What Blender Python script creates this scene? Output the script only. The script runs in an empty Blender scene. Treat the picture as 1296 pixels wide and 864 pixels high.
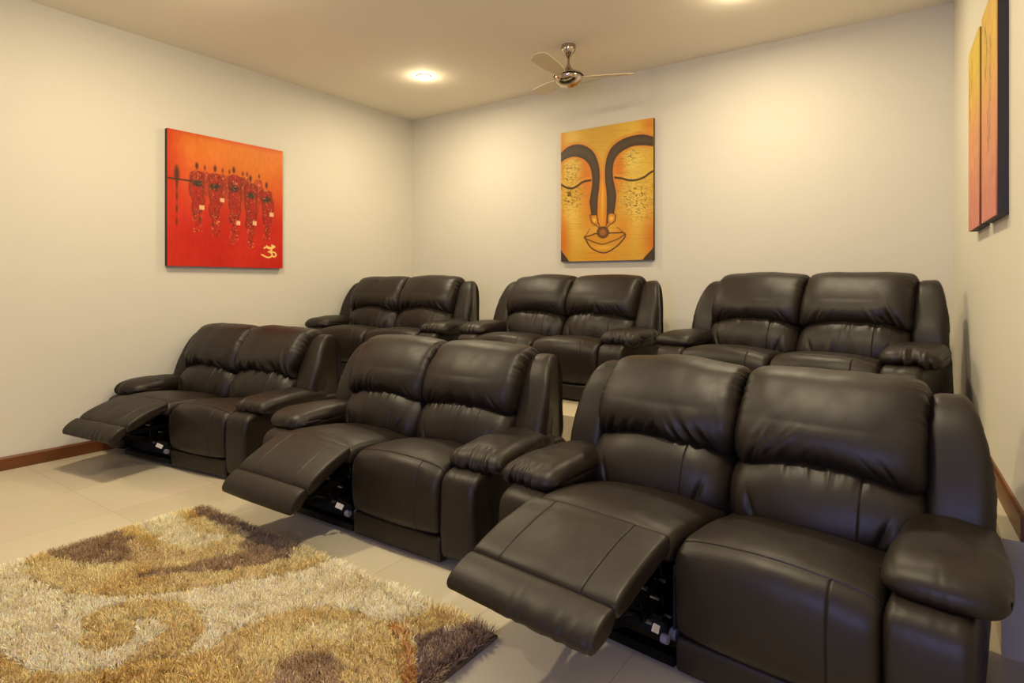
import bpy, bmesh, math, random
import numpy as np
from mathutils import Vector, Matrix

random.seed(4)
SC = bpy.context.scene
COL = SC.collection

# ------------------------------------------------------------------ room measures
CAM_H = 1.325
CEIL = CAM_H + 2.053
XL = -5.36                     # left wall
YB = 5.40                      # back wall
YF = -2.2                      # wall behind the camera
PLAT = 0.42                    # height of the rear seating platform
def xr(y): return 0.137 + 0.0505 * (YB - y)   # right wall, slightly out of square

# ------------------------------------------------------------------ helpers
def lin(c):
    return tuple(((v / 255.) / 12.92 if v / 255. <= .04045 else ((v / 255. + .055) / 1.055) ** 2.4) for v in c)

def new_mat(name):
    m = bpy.data.materials.new(name); m.use_nodes = True
    nt = m.node_tree
    return m, nt, nt.nodes['Principled BSDF'], nt.nodes, nt.links

def simple(name, rgb, rough=.5, metal=0., bump=0., scale=60., spec=.5, vary=0.):
    m, nt, b, N, L = new_mat(name)
    c = lin(rgb)
    b.inputs['Base Color'].default_value = (*c, 1)
    b.inputs['Roughness'].default_value = rough
    b.inputs['Metallic'].default_value = metal
    b.inputs['Specular IOR Level'].default_value = spec
    tc = N.new('ShaderNodeTexCoord')
    nz = N.new('ShaderNodeTexNoise'); nz.inputs['Scale'].default_value = scale; nz.inputs['Detail'].default_value = 4
    L.new(tc.outputs['Object'], nz.inputs['Vector'])
    if vary:
        mx = N.new('ShaderNodeMixRGB'); mx.blend_type = 'MIX'
        mx.inputs[1].default_value = (*[v * (1 - vary) for v in c], 1)
        mx.inputs[2].default_value = (*[min(1, v * (1 + vary)) for v in c], 1)
        L.new(nz.outputs['Fac'], mx.inputs[0]); L.new(mx.outputs[0], b.inputs['Base Color'])
    if bump:
        bp = N.new('ShaderNodeBump'); bp.inputs['Strength'].default_value = bump; bp.inputs['Distance'].default_value = .002
        L.new(nz.outputs['Fac'], bp.inputs['Height']); L.new(bp.outputs[0], b.inputs['Normal'])
    return m

def leather_mat():
    m, nt, b, N, L = new_mat('dark_brown_leather')
    tc = N.new('ShaderNodeTexCoord')
    n1 = N.new('ShaderNodeTexNoise'); n1.inputs['Scale'].default_value = 5; n1.inputs['Detail'].default_value = 5
    L.new(tc.outputs['Object'], n1.inputs['Vector'])
    mx = N.new('ShaderNodeMixRGB')
    mx.inputs[1].default_value = (*lin((25, 18, 12)), 1); mx.inputs[2].default_value = (*lin((33, 25, 17)), 1)
    L.new(n1.outputs['Fac'], mx.inputs[0]); L.new(mx.outputs[0], b.inputs['Base Color'])
    vo = N.new('ShaderNodeTexVoronoi'); vo.feature = 'DISTANCE_TO_EDGE'; vo.inputs['Scale'].default_value = 330
    L.new(tc.outputs['Object'], vo.inputs['Vector'])
    n2 = N.new('ShaderNodeTexNoise'); n2.inputs['Scale'].default_value = 26; n2.inputs['Detail'].default_value = 6
    L.new(tc.outputs['Object'], n2.inputs['Vector'])
    ad = N.new('ShaderNodeMath'); ad.operation = 'MULTIPLY_ADD'; ad.inputs[1].default_value = .6
    L.new(vo.outputs['Distance'], ad.inputs[0]); L.new(n2.outputs['Fac'], ad.inputs[2])
    bp = N.new('ShaderNodeBump'); bp.inputs['Strength'].default_value = .22; bp.inputs['Distance'].default_value = .0016
    L.new(ad.outputs[0], bp.inputs['Height']); L.new(bp.outputs[0], b.inputs['Normal'])
    mr = N.new('ShaderNodeMapRange'); mr.inputs['To Min'].default_value = .39; mr.inputs['To Max'].default_value = .52
    L.new(n2.outputs['Fac'], mr.inputs['Value']); L.new(mr.outputs[0], b.inputs['Roughness'])
    b.inputs['Specular IOR Level'].default_value = .38
    return m

def wall_mat(name, rgb):
    m = simple(name, rgb, .75, 0, .12, 90, .25)
    return m

def attr_mat(name, rough=.5, spec=.4, bump=0.):
    m, nt, b, N, L = new_mat(name)
    a = N.new('ShaderNodeAttribute'); a.attribute_name = 'paint'
    L.new(a.outputs['Color'], b.inputs['Base Color'])
    b.inputs['Roughness'].default_value = rough
    b.inputs['Specular IOR Level'].default_value = spec
    if bump:
        tc = N.new('ShaderNodeTexCoord'); nz = N.new('ShaderNodeTexNoise'); nz.inputs['Scale'].default_value = 70; nz.inputs['Detail'].default_value = 5
        L.new(tc.outputs['Object'], nz.inputs['Vector'])
        bp = N.new('ShaderNodeBump'); bp.inputs['Strength'].default_value = bump; bp.inputs['Distance'].default_value = .002
        L.new(nz.outputs['Fac'], bp.inputs['Height']); L.new(bp.outputs[0], b.inputs['Normal'])
    return m

def floor_mat():
    m, nt, b, N, L = new_mat('cream_floor_tiles')
    tc = N.new('ShaderNodeTexCoord')
    mp = N.new('ShaderNodeMapping'); mp.inputs['Location'].default_value = (.27, .33, 0)
    L.new(tc.outputs['Object'], mp.inputs['Vector'])
    br = N.new('ShaderNodeTexBrick'); br.offset = 0; br.squash = 1
    br.inputs['Scale'].default_value = 1
    br.inputs['Brick Width'].default_value = .6; br.inputs['Row Height'].default_value = .6
    br.inputs['Mortar Size'].default_value = .0022; br.inputs['Mortar Smooth'].default_value = .2
    br.inputs['Color1'].default_value = (*lin((207, 196, 172)), 1)
    br.inputs['Color2'].default_value = (*lin((200, 188, 163)), 1)
    br.inputs['Mortar'].default_value = (*lin((176, 163, 138)), 1)
    L.new(mp.outputs[0], br.inputs['Vector'])
    n = N.new('ShaderNodeTexNoise'); n.inputs['Scale'].default_value = 2.2; n.inputs['Detail'].default_value = 7
    L.new(tc.outputs['Object'], n.inputs['Vector'])
    mx = N.new('ShaderNodeMixRGB'); mx.blend_type = 'MULTIPLY'; mx.inputs[0].default_value = .14
    L.new(br.outputs['Color'], mx.inputs[1]); L.new(n.outputs['Color'], mx.inputs[2])
    L.new(mx.outputs[0], b.inputs['Base Color'])
    b.inputs['Roughness'].default_value = .34
    b.inputs['Specular IOR Level'].default_value = .35
    return m

def wood_mat():
    m, nt, b, N, L = new_mat('reddish_brown_wood')
    tc = N.new('ShaderNodeTexCoord')
    mp = N.new('ShaderNodeMapping'); mp.inputs['Scale'].default_value = (22, 1.3, 22)
    L.new(tc.outputs['Object'], mp.inputs['Vector'])
    n = N.new('ShaderNodeTexNoise'); n.inputs['Scale'].default_value = 3; n.inputs['Detail'].default_value = 6
    L.new(mp.outputs[0], n.inputs['Vector'])
    mx = N.new('ShaderNodeMixRGB')
    mx.inputs[1].default_value = (*lin((84, 44, 16)), 1); mx.inputs[2].default_value = (*lin((122, 70, 30)), 1)
    L.new(n.outputs['Fac'], mx.inputs[0]); L.new(mx.outputs[0], b.inputs['Base Color'])
    b.inputs['Roughness'].default_value = .38
    return m

M = {}
M['leather'] = leather_mat()
M['wall'] = wall_mat('cream_wall_paint', (211, 206, 192))
M['ceiling'] = wall_mat('cream_ceiling_paint', (243, 235, 216))
M['floor'] = floor_mat()
M['wood'] = wood_mat()
M['black_metal'] = simple('black_metal', (22, 21, 22), .38, .8, .1)
M['black_cloth'] = simple('black_lining', (14, 12, 12), .9, 0, .3, 300)
M['steel'] = simple('steel', (150, 150, 155), .3, 1., 0)
M['chrome'] = simple('polished_chrome', (190, 178, 165), .12, 1., 0)
M['blade'] = simple('beige_fan_blade', (214, 200, 166), .45, 0, 0)
M['label'] = simple('white_label', (235, 232, 225), .6)
M['plastic'] = simple('grey_plastic', (120, 120, 132), .45)
M['white_ring'] = simple('white_enamel', (235, 230, 215), .4)
M['canvas_edge'] = simple('dark_canvas_edge', (26, 22, 26), .6, 0, .2, 200)
M['canvas_brown'] = simple('brown_canvas_edge', (52, 38, 28), .6, 0, .2, 200)
M['backing'] = simple('rug_backing', (120, 100, 70), .9, 0, .4, 200)
M['paint'] = attr_mat('artist_paint', .5, .35, .25)
M['yarn'] = attr_mat('shag_yarn', .7, .25)
M['glass'] = simple('window_frame_white', (230, 228, 220), .4)
def emit(name, rgb, s):
    m = bpy.data.materials.new(name); m.use_nodes = True; nt = m.node_tree
    for n in list(nt.nodes): nt.nodes.remove(n)
    e = nt.nodes.new('ShaderNodeEmission'); o = nt.nodes.new('ShaderNodeOutputMaterial')
    e.inputs[0].default_value = (*lin(rgb), 1); e.inputs[1].default_value = s
    nt.links.new(e.outputs[0], o.inputs[0]); return m
M['lamp'] = emit('downlight_glow', (255, 244, 235), 25.)

def link(name, me, mat=None, parent=None, smooth=False):
    o = bpy.data.objects.new(name, me); COL.objects.link(o)
    if mat is not None and not me.materials: me.materials.append(mat)
    if parent is not None: o.parent = parent
    if smooth: me.polygons.foreach_set('use_smooth', [True] * len(me.polygons))
    return o

def np_mesh(name, V, F):
    """V (n,3), F (m,k) with one k, or a list of such arrays"""
    Fs = F if isinstance(F, list) else [F]
    me = bpy.data.meshes.new(name)
    V = np.asarray(V, dtype=np.float32)
    me.vertices.add(len(V)); me.vertices.foreach_set('co', V.ravel())
    loops = np.concatenate([f.ravel() for f in Fs]).astype(np.int32)
    tot = np.concatenate([np.full(len(f), f.shape[1]) for f in Fs]).astype(np.int32)
    start = np.concatenate([[0], np.cumsum(tot)[:-1]]).astype(np.int32)
    me.loops.add(len(loops)); me.loops.foreach_set('vertex_index', loops)
    me.polygons.add(len(tot)); me.polygons.foreach_set('loop_start', start)
    me.polygons.foreach_set('loop_total', tot)
    me.update(calc_edges=True); me.validate()
    return me

def box_bm(bm, c, s, rot=None, bev=0.):
    r = bmesh.ops.create_cube(bm, size=1)
    vs = r['verts']
    for v in vs:
        v.co = Vector((v.co.x * s[0], v.co.y * s[1], v.co.z * s[2]))
    if bev:
        es = list({e for v in vs for e in v.link_edges})
        rb = bmesh.ops.bevel(bm, geom=es, offset=bev, segments=2, affect='EDGES', profile=.5)
        vs = list({v for f in rb['faces'] for v in f.verts} | {v for v in vs if v.is_valid})
    m = Matrix.Translation(c) @ (rot.to_4x4() if rot is not None else Matrix.Identity(4))
    for v in vs: v.co = m @ v.co
    return vs

def bm_obj(name, bm, mat, parent=None, smooth=False):
    me = bpy.data.meshes.new(name); bmesh.ops.recalc_face_normals(bm, faces=bm.faces); bm.to_mesh(me); bm.free()
    return link(name, me, mat, parent, smooth)

def box(name, c, s, mat, parent=None, rot=None, bev=0.):
    bm = bmesh.new(); box_bm(bm, Vector(c), s, rot, bev)
    return bm_obj(name, bm, mat, parent)

def poly_prism(name, pts, z0, z1, mat):
    bm = bmesh.new()
    a = [bm.verts.new((x, y, z0)) for x, y in pts]; b = [bm.verts.new((x, y, z1)) for x, y in pts]
    bm.faces.new(a); bm.faces.new(b)
    n = len(pts)
    for i in range(n): bm.faces.new((a[i], a[(i + 1) % n], b[(i + 1) % n], b[i]))
    return bm_obj(name, bm, mat)

def bar_bm(bm, p, q, w, t):
    p, q = Vector(p), Vector(q); d = q - p
    rot = d.to_track_quat('X', 'Z').to_matrix()
    box_bm(bm, (p + q) / 2, (d.length, w, t), rot)

def tube_bm(bm, p, q, r, n=14):
    p, q = Vector(p), Vector(q); d = q - p
    rot = d.to_track_quat('Z', 'Y').to_matrix().to_4x4()
    bmesh.ops.create_cone(bm, cap_ends=True, segments=n, radius1=r, radius2=r, depth=d.length,
                          matrix=Matrix.Translation((p + q) / 2) @ rot)

def lathe(name, prof, mat, parent=None, n=40, loc=(0, 0, 0)):
    V = []; F = []
    for r, z in prof:
        for k in range(n):
            a = 2 * math.pi * k / n; V.append((r * math.cos(a) + loc[0], r * math.sin(a) + loc[1], z + loc[2]))
    for i in range(len(prof) - 1):
        for k in range(n):
            k2 = (k + 1) % n
            F.append((i * n + k, i * n + k2, (i + 1) * n + k2, (i + 1) * n + k))
    me = np_mesh(name, V, np.array(F))
    o = link(name, me, mat, parent, True)
    return o

def structure(o): o['kind'] = 'structure'; return o
def empty(name, loc, rz=0., label=None, cat=None, group=None):
    e = bpy.data.objects.new(name, None); COL.objects.link(e)
    e.location = loc; e.rotation_euler = (0, 0, rz); e.empty_display_size = .1
    if label: e['label'] = label
    if cat: e['category'] = cat
    if group: e['group'] = group
    return e

# ------------------------------------------------------------------ room shell
T = .12
structure(box('floor', ((XL + 1) / 2, (YF + YB) / 2, -T / 2), (abs(XL) + 2.2, YB - YF + .6, T), M['floor']))
structure(box('ceiling', ((XL + 1) / 2, (YF + YB) / 2, CEIL + T / 2), (abs(XL) + 2.2, YB - YF + .6, T), M['ceiling']))
structure(box('wall_left', (XL - T / 2, (YF + YB) / 2, CEIL / 2), (T, YB - YF + .24, CEIL), M['wall']))
structure(box('wall_back', ((XL + .6) / 2, YB + T / 2, CEIL / 2), (abs(XL) + 1.4, T, CEIL), M['wall']))
# wall behind the camera, with the window that lets the cool daylight in
WX0, WX1, WZ0, WZ1 = -.85, .10, .95, 2.25
bm = bmesh.new()
for (x0, x1, z0, z1) in ((XL - .1, WX0, 0, CEIL), (WX1, 1.2, 0, CEIL), (WX0, WX1, 0, WZ0), (WX0, WX1, WZ1, CEIL)):
    box_bm(bm, Vector(((x0 + x1) / 2, YF - T / 2, (z0 + z1) / 2)), (x1 - x0, T, z1 - z0))
structure(bm_obj('wall_front', bm, M['wall']))
bm = bmesh.new()
wcx, wcz, ww_, wh_ = (WX0 + WX1) / 2, (WZ0 + WZ1) / 2, WX1 - WX0, WZ1 - WZ0
for dz in (-wh_ / 2 + .025, wh_ / 2 - .025): box_bm(bm, Vector((wcx, YF - .05, wcz + dz)), (ww_, .06, .05))
for dx in (-ww_ / 2 + .025, 0, ww_ / 2 - .025): box_bm(bm, Vector((wcx + dx, YF - .05, wcz)), (.05, .06, wh_))
structure(bm_obj('window_1', bm, M['glass']))
bm = bmesh.new()
pts = [(xr(YF), YF), (xr(YB), YB), (xr(YB) + T, YB), (xr(YF) + T, YF)]
a = [bm.verts.new((x, y, 0)) for x, y in pts]; b = [bm.verts.new((x, y, CEIL)) for x, y in pts]
bm.faces.new(a); bm.faces.new(b)
for i in range(4): bm.faces.new((a[i], a[(i + 1) % 4], b[(i + 1) % 4], b[i]))
structure(bm_obj('wall_right', bm, M['wall']))

# raised rear platform, with a landing that comes forward along the right wall
YP = 3.52; YL = 2.72; XS = .205
plat = poly_prism('platform', [(XL, YP), (XS, YP), (XS, YL), (xr(YL), YL), (xr(YB), YB), (XL, YB)], 0, PLAT, M['floor'])
plat.name = 'floor_platform'; structure(plat)

# skirting boards
def skirt(name, x0, y0, x1, y1, z0, nx, ny, hgt=.095, th=.016):
    bm = bmesh.new()
    prof = [(0, 0), (th, 0), (th, hgt * .86), (th * .55, hgt), (0, hgt)]
    A = [bm.verts.new((x0 + nx * d, y0 + ny * d, z0 + z)) for d, z in prof]
    B = [bm.verts.new((x1 + nx * d, y1 + ny * d, z0 + z)) for d, z in prof]
    bm.faces.new(A); bm.faces.new(B)
    for i in range(5): bm.faces.new((A[i], A[(i + 1) % 5], B[(i + 1) % 5], B[i]))
    return structure(bm_obj(name, bm, M['wood']))
skirt('baseboard_left', XL, YF, XL, YP, 0, 1, 0)
skirt('baseboard_left_rear', XL, YP, XL, YB, PLAT, 1, 0)
skirt('baseboard_back', XL, YB, xr(YB), YB, PLAT, 0, -1)
skirt('baseboard_right', xr(YB), YB, xr(YL), YL, PLAT, -1, 0)

# ------------------------------------------------------------------ recliner sofas
def catmull(P, closed=True, n=24):
    P = np.array(P, float); m = len(P); out = []
    rng = range(m) if closed else range(m - 1)
    for i in rng:
        p0, p1, p2, p3 = P[(i - 1) % m], P[i], P[(i + 1) % m], P[(i + 2) % m]
        # centripetal-ish: clamp tangents
        l = np.linalg.norm(p2 - p1)
        t1 = (p2 - p0); t2 = (p3 - p1)
        t1 = t1 / (np.linalg.norm(t1) + 1e-9) * l; t2 = t2 / (np.linalg.norm(t2) + 1e-9) * l
        for k in range(n):
            t = k / n
            h1 = 2 * t ** 3 - 3 * t ** 2 + 1; h2 = t ** 3 - 2 * t ** 2 + t; h3 = -2 * t ** 3 + 3 * t ** 2; h4 = t ** 3 - t ** 2
            out.append(h1 * p1 + h2 * t1 + h3 * p2 + h4 * t2)
    return np.array(out)

def resample(C, nu, extra=()):
    D = np.vstack([C, C[:1]])
    s = np.concatenate([[0], np.cumsum(np.linalg.norm(np.diff(D, axis=0), axis=1))])
    L = s[-1]
    u = list(np.linspace(0, 1, nu, endpoint=False))
    for e in extra:      # dense samples round a seam given as a (y, z) point
        k = np.argmin(((C - np.array(e)) ** 2).sum(1)); ue = s[k] / L
        u += [(ue + d / L) % 1 for d in (-.008, -.005, -.003, -.0012, 0, .0012, .003, .005, .008)]
    u = np.array(sorted(set(np.round(u, 6))))
    return np.stack([np.interp(u * L, s, D[:, 0]), np.interp(u * L, s, D[:, 1])], 1)

def vnoise(x, y, seed):
    """cheap smooth 2-D value noise, vectorised"""
    xi = np.floor(x).astype(int); yi = np.floor(y).astype(int); xf = x - xi; yf = y - yi
    def hsh(a, b):
        n = (a * 374761393 + b * 668265263 + seed * 974711) & 0xffffffff
        n = ((n ^ (n >> 13)) * 1274126177) & 0xffffffff
        return ((n ^ (n >> 16)) & 0xffff) / 65535. * 2 - 1
    u = xf * xf * (3 - 2 * xf); v = yf * yf * (3 - 2 * yf)
    return (hsh(xi, yi) * (1 - u) + hsh(xi + 1, yi) * u) * (1 - v) + (hsh(xi, yi + 1) * (1 - u) + hsh(xi + 1, yi + 1) * u) * v

def gather(x, d, seed, freq=28., reach=.05, amp=.006):
    """fine creases that run away from a seam: x along the seam, d distance from it"""
    w = x + .25 * d * vnoise(x * 9, d * 0 + 3, seed + 5)
    n = vnoise(w * freq, d * 3 + 1, seed) + .5 * vnoise(w * freq * 2.1, d * 4, seed + 1)
    n = -np.abs(n) + .4
    ln = reach * (.45 + 1.1 * np.abs(vnoise(x * freq * .5, x * 0, seed + 2)))
    cl = np.clip(.40 + 1.2 * vnoise(x * freq * .22 + 7, x * 0 + 2, seed + 8), 0, 1)
    return amp * 1.25 * cl * n * np.exp(-(np.maximum(d, 0) / ln) ** 1.5)

def cushion(name, prof, w, r, x0, parent, nu=90, nv=46, crown=None, disp=None, warp=None, seams=(), useams=(),
            mat=None, sub=1, sharp=2., seam_mask=None):
    C = catmull(prof)
    area = .5 * np.sum(C[:, 0] * np.roll(C[:, 1], -1) - np.roll(C[:, 0], -1) * C[:, 1])
    if area < 0: C = C[::-1]
    P = resample(C, nu, useams); n = len(P)
    tg = np.roll(P, -1, 0) - np.roll(P, 1, 0); tg /= np.linalg.norm(tg, axis=1)[:, None] + 1e-12
    nrm = np.stack([tg[:, 1], -tg[:, 0]], 1)             # outward for CCW
    for _ in range(3): nrm = (np.roll(nrm, 1, 0) + 2 * nrm + np.roll(nrm, -1, 0)) / 4
    half = w / 2
    th = np.linspace(0, math.pi / 2, 12)
    ends = half - r + r * np.sin(th)
    xs = np.concatenate([-ends[::-1], np.linspace(-(half - r), half - r, nv)[1:-1], ends])
    for sx in seams: xs = np.concatenate([xs, sx + np.array([-.008, -.005, -.003, -.0012, 0, .0012, .003, .005, .008])])
    xs = np.array(sorted(set(np.round(xs, 5))))
    V = np.zeros((len(xs), n, 3))
    for i, x in enumerate(xs):
        e = min(1., max(0., (abs(x) - (half - r)) / r))
        d = r * (1 - math.sqrt(max(0., 1 - e ** sharp)))
        V[i, :, 0] = x; V[i, :, 1:] = P - nrm * d
    X = V[..., 0]; v = X / half
    nx = np.zeros_like(V); nx[..., 1:] = nrm[None]
    e = np.clip((np.abs(X) - (half - r)) / r, 0, 1)
    nx[..., 0] = np.sign(X) * e; nx[..., 1:] *= np.sqrt(np.clip(1 - e ** 2, .0, 1))[..., None]
    if crown: V += nx * (crown * np.clip(1 - v ** 2, 0, 1) ** .8)[..., None]
    Y, Z = V[..., 1].copy(), V[..., 2].copy()
    if disp is not None: V += nx * disp(X, Y, Z)[..., None]
    for sx in seams:
        V -= nx * (.0042 * np.exp(-((X - sx) / .0026) ** 2) * (seam_mask(Y, Z) if seam_mask else 1.))[..., None]
    for (sy, sz) in useams:
        k = np.argmin((P[:, 0] - sy) ** 2 + (P[:, 1] - sz) ** 2)
        dd = np.sqrt(((P - P[k]) ** 2).sum(1))[None, :] + 0 * X
        V -= nx * (.0055 * np.exp(-(dd / .0028) ** 2))[..., None]
    if warp is not None: V = warp(V)
    V[..., 0] += x0
    m = len(xs)
    Vf = V.reshape(-1, 3)
    i, j = np.meshgrid(np.arange(m - 1), np.arange(n), indexing='ij'); j2 = (j + 1) % n
    F = np.stack([i * n + j, i * n + j2, (i + 1) * n + j2, (i + 1) * n + j], -1).reshape(-1, 4)
    c0 = V[0].mean(0); c1 = V[-1].mean(0)
    Vf = np.vstack([Vf, c0, c1]); k0 = m * n
    jj = np.arange(n); j2 = (jj + 1) % n
    F3 = np.concatenate([np.stack([np.full(n, k0), j2, jj], 1), np.stack([np.full(n, k0 + 1), (m - 1) * n + jj, (m - 1) * n + j2], 1)])
    me = np_mesh(name, Vf, [F[:, ::-1], F3[:, ::-1]])
    o = link(name, me, mat or M['leather'], parent, True)
    bm = bmesh.new(); bm.from_mesh(me); bmesh.ops.recalc_face_normals(bm, faces=bm.faces); bm.to_mesh(me); bm.free()
    return o

def sofa(loc, rz, label, group, ext, seed):
    """ext: None when both seats are closed, else (extra angle in degrees, length factor) of the raised footrest"""
    R = empty('recliner_sofa', (loc[0], loc[1], loc[2]), rz, label, 'sofa', group)
    L = M['leather']
    SW = .60                                   # half width of the seating
    # --- base and hidden carcass
    bm = bmesh.new()
    box_bm(bm, Vector((0, .46, .085)), (1.50, .80, .07))
    for sx in (-.70, .70):
        for sy in (.12, .80): tube_bm(bm, (sx, sy, 0), (sx, sy, .06), .025)
    bm_obj('base_frame', bm, M['black_cloth'], R)
    # back shell
    cushion('back_panel', [(.66, .06), (.66, .45), (.76, .84), (.84, .90), (.92, .85), (.90, .5), (.84, .06)], 1.26, .03, 0, R,
            nu=60, nv=20)
    # --- seats
    seat_closed = [(.55, .39), (.40, .425), (.22, .452), (.07, .458), (0.0, .445), (-.042, .40), (-.052, .33), (-.046, .22), (-.030, .155),
                   (.0, .145), (.12, .15), (.35, .2), (.55, .25)]
    seat_ext = [(.55, .39), (.40, .425), (.22, .455), (.07, .468), (-.02, .462), (-.055, .43), (-.04, .385), (.03, .36), (.25, .33), (.55, .30)]
    for s in (-1, 1):
        x0 = s * .302
        is_ext = (ext is not None and s < 0)
        def dsp(X, Y, Z, sd=seed * 31 + s):
            d = .004 * vnoise(X * 6, Y * 6 + Z * 5, sd) + .0015 * vnoise(X * 17, Y * 17 + Z * 9, sd + 3)
            d += gather(X, Y * 0 + np.maximum(.36 - Y, 0), sd + 7, 15, .05, .004) * (Y > .2)
            return d
        def wp(V, ie=is_ext):
            W = V.copy(); v = np.clip(np.abs(V[..., 0]) / .30, 0, 1)
            top = np.clip((V[..., 2] - .36) / .08, 0, 1)
            W[..., 2] += .020 * (1 - v ** 2) * top - .012 * top * v ** 4
            front = np.clip((-V[..., 1] + .12) / .14, 0, 1)
            W[..., 1] += -.018 * (1 - v ** 2) * front * (0 if ie else 1)
            return W
        o = cushion('seat', seat_ext if is_ext else seat_closed, .598, .035, x0, R, nu=110, nv=50, crown=.008, disp=dsp, warp=wp,
                    seams=() if is_ext else (.17,), useams=() if is_ext else ((.012, .449),), sharp=2.8, seam_mask=lambda Y, Z: (Y < .012) * 1.)
        if not is_ext:
            # kick panel under the closed seat
            cushion('kick_panel', [(-.012, .135), (-.03, .125), (-.034, .07), (-.028, .02), (-.01, .012), (.02, .02), (.02, .125)], .598, .015, x0, R, nu=40, nv=16)
        else:
            dang, lf = ext
            H = np.array([-.02, .462]); a = math.radians(dang)
            def tr(P, pivot=H, a=a, lf=lf):
                out = []
                for y, z in P:
                    dy, dz = (y - pivot[0]) * lf, (z - pivot[1]) * (1 if y > -.1 else 1)
                    # dy is negative (forward): positive angle drops the front
                    out.append((pivot[0] + dy * math.cos(a) - dz * math.sin(a) * 1.0, pivot[1] + dy * math.sin(a) + dz * math.cos(a)))
                return out
            fr = tr([(-.045, .466), (-.10, .462), (-.20, .442), (-.31, .410), (-.382, .376), (-.394, .350), (-.370, .325), (-.22, .365), (-.10, .40), (-.05, .415)])
            def wp2(V):
                W = V.copy(); v = np.clip(np.abs(V[..., 0]) / .30, 0, 1)
                k = np.clip((V[..., 1] + .34) / .3, 0, 1)
                W[..., 2] += .018 * (1 - v ** 2) * k * .6
                return W
            fo = cushion('footrest', fr, .590, .020, x0, R, nu=90, nv=44, crown=.004,
                         disp=lambda X, Y, Z, sd=seed: .003 * vnoise(X * 7, Y * 7, sd) + .0012 * vnoise(X * 20, Y * 20, sd + 1),
                         seams=(-.17, .17), warp=wp2, sharp=3.5)
            fl = tr([(-.390, .352), (-.402, .366), (-.425, .366), (-.465, .352), (-.505, .328), (-.525, .300), (-.515, .276), (-.47, .280), (-.42, .300), (-.388, .33)])
            def dlip(X, Y, Z, sd=seed + 9):
                return gather(X, (Y - Y.min()), sd, 26, .06, .0045) + .002 * vnoise(X * 9, Y * 9, sd)
            cushion('footrest_flap', fl, .590, .018, x0, fo, nu=70, nv=90, crown=.002, disp=dlip, warp=wp2, sharp=3.5)
            # folding steel mechanism in the opened side
            mech = None
            crease = tr([(-.37, .33)])[0]; mid = tr([(-.16, .385)])[0]; tip = tr([(-.45, .29)])[0]
            bm = bmesh.new()
            for xx, dx in ((x0 - .25, 1), (x0 + .255, -1)):
                bar_bm(bm, (xx, .30, .16), (xx, -.02, .30), .006, .035)
                bar_bm(bm, (xx + .012 * dx, .10, .33), (xx + .012 * dx, -.12, .20), .006, .035)
                bar_bm(bm, (xx, -.02, .30), (xx, crease[0] + .02, crease[1] - .02), .006, .032)
                bar_bm(bm, (xx + .012 * dx, -.12, .20), (xx + .012 * dx, mid[0], mid[1] - .01), .006, .032)
                bar_bm(bm, (xx + .024 * dx, -.12, .20), (xx + .024 * dx, tip[0] + .05, tip[1] + .0), .006, .026)
                bar_bm(bm, (xx, .36, .17), (xx, .0, .13), .008, .04)
                bar_bm(bm, (xx + .024 * dx, .05, .13), (xx + .024 * dx, .02, .38), .008, .03)
                for (y, z) in ((-.02, .30), (-.12, .20), (.10, .33), (.02, .16)):
                    tube_bm(bm, (xx - .01, y, z), (xx + .03 * dx, y, z), .009, 10)
            tube_bm(bm, (x0 - .25, .0, .16), (x0 + .25, .0, .16), .014)
            tube_bm(bm, (x0 - .25, -.12, .21), (x0 + .25, -.12, .21), .011)
            mech = bm_obj('mechanism', bm, M['black_metal'], R)
            lb = box('label', (x0 + .262, -.085, .165), (.004, .05, .026), M['label'], mech, Matrix.Rotation(-.6, 3, 'X'))
            for (y, z) in ((-.02, .30), (-.12, .20), (.02, .16), (-.16, .33), (-.07, .26)):
                bm = bmesh.new(); tube_bm(bm, (x0 + .235, y, z), (x0 + .268, y, z), .007, 10)
                bm_obj('bolt', bm, M['steel'], mech)
            lb['label'] = 'small white sticker'
            box('rail', (x0 + .02, -.005, .04), (.56, .05, .035), M['black_metal'], mech)
            for (y, z, r_) in ((.03, .10, .020), (-.04, .115, .016)):
                bm = bmesh.new(); tube_bm(bm, (x0 + .262, y, z), (x0 + .285, y, z), r_, 20)
                rl = bm_obj('roller', bm, M['plastic'], mech); rl['label'] = 'grey plastic roller'
            # dark lining inside the box of the seat
            bm = bmesh.new()
            box_bm(bm, Vector((x0, .33, .24)), (.57, .01, .20))
            box_bm(bm, Vector((x0 + .292, .16, .25)), (.008, .34, .22))
            box_bm(bm, Vector((x0 - .292, .16, .25)), (.008, .34, .22))
            bm_obj('lining', bm, M['black_cloth'], R)
    # --- back cushions
    lum = [(.50, .345), (.435, .36), (.392, .42), (.394, .485), (.430, .555), (.490, .605), (.55, .625), (.61, .62), (.64, .55), (.62, .42), (.58, .35)]
    head = [(.61, .610), (.54, .598), (.482, .615), (.458, .665), (.462, .735), (.500, .815), (.560, .890), (.622, .942), (.70, .962), (.77, .955), (.83, .905), (.83, .82), (.77, .72), (.69, .63)]
    for s in (-1, 1):
        x0 = s * .322
        sd = seed * 57 + s * 5 + 100
        def dl(X, Y, Z, sd=sd):
            ftop = np.clip((.52 - Y) / .05, 0, 1)
            d = .006 * vnoise(X * 6, Z * 7, sd)
            d += gather(X, np.clip(.625 - Z, 0, 1) * 1.0, sd + 1, 19, .05, .011) * ftop
            d += gather(X, np.clip(Z - .40, 0, 1), sd + 2, 13, .09, .014) * ftop
            # slanting pulls towards the lower inner corner
            q = (np.abs(X) * 1.0 + Z * .35)
            d += -.012 * np.exp(-((np.abs(X) - .21 - (Z - .45) * .35) / .012) ** 2) * np.exp(-((Z - .46) / .05) ** 2) * ftop
            return d
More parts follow.
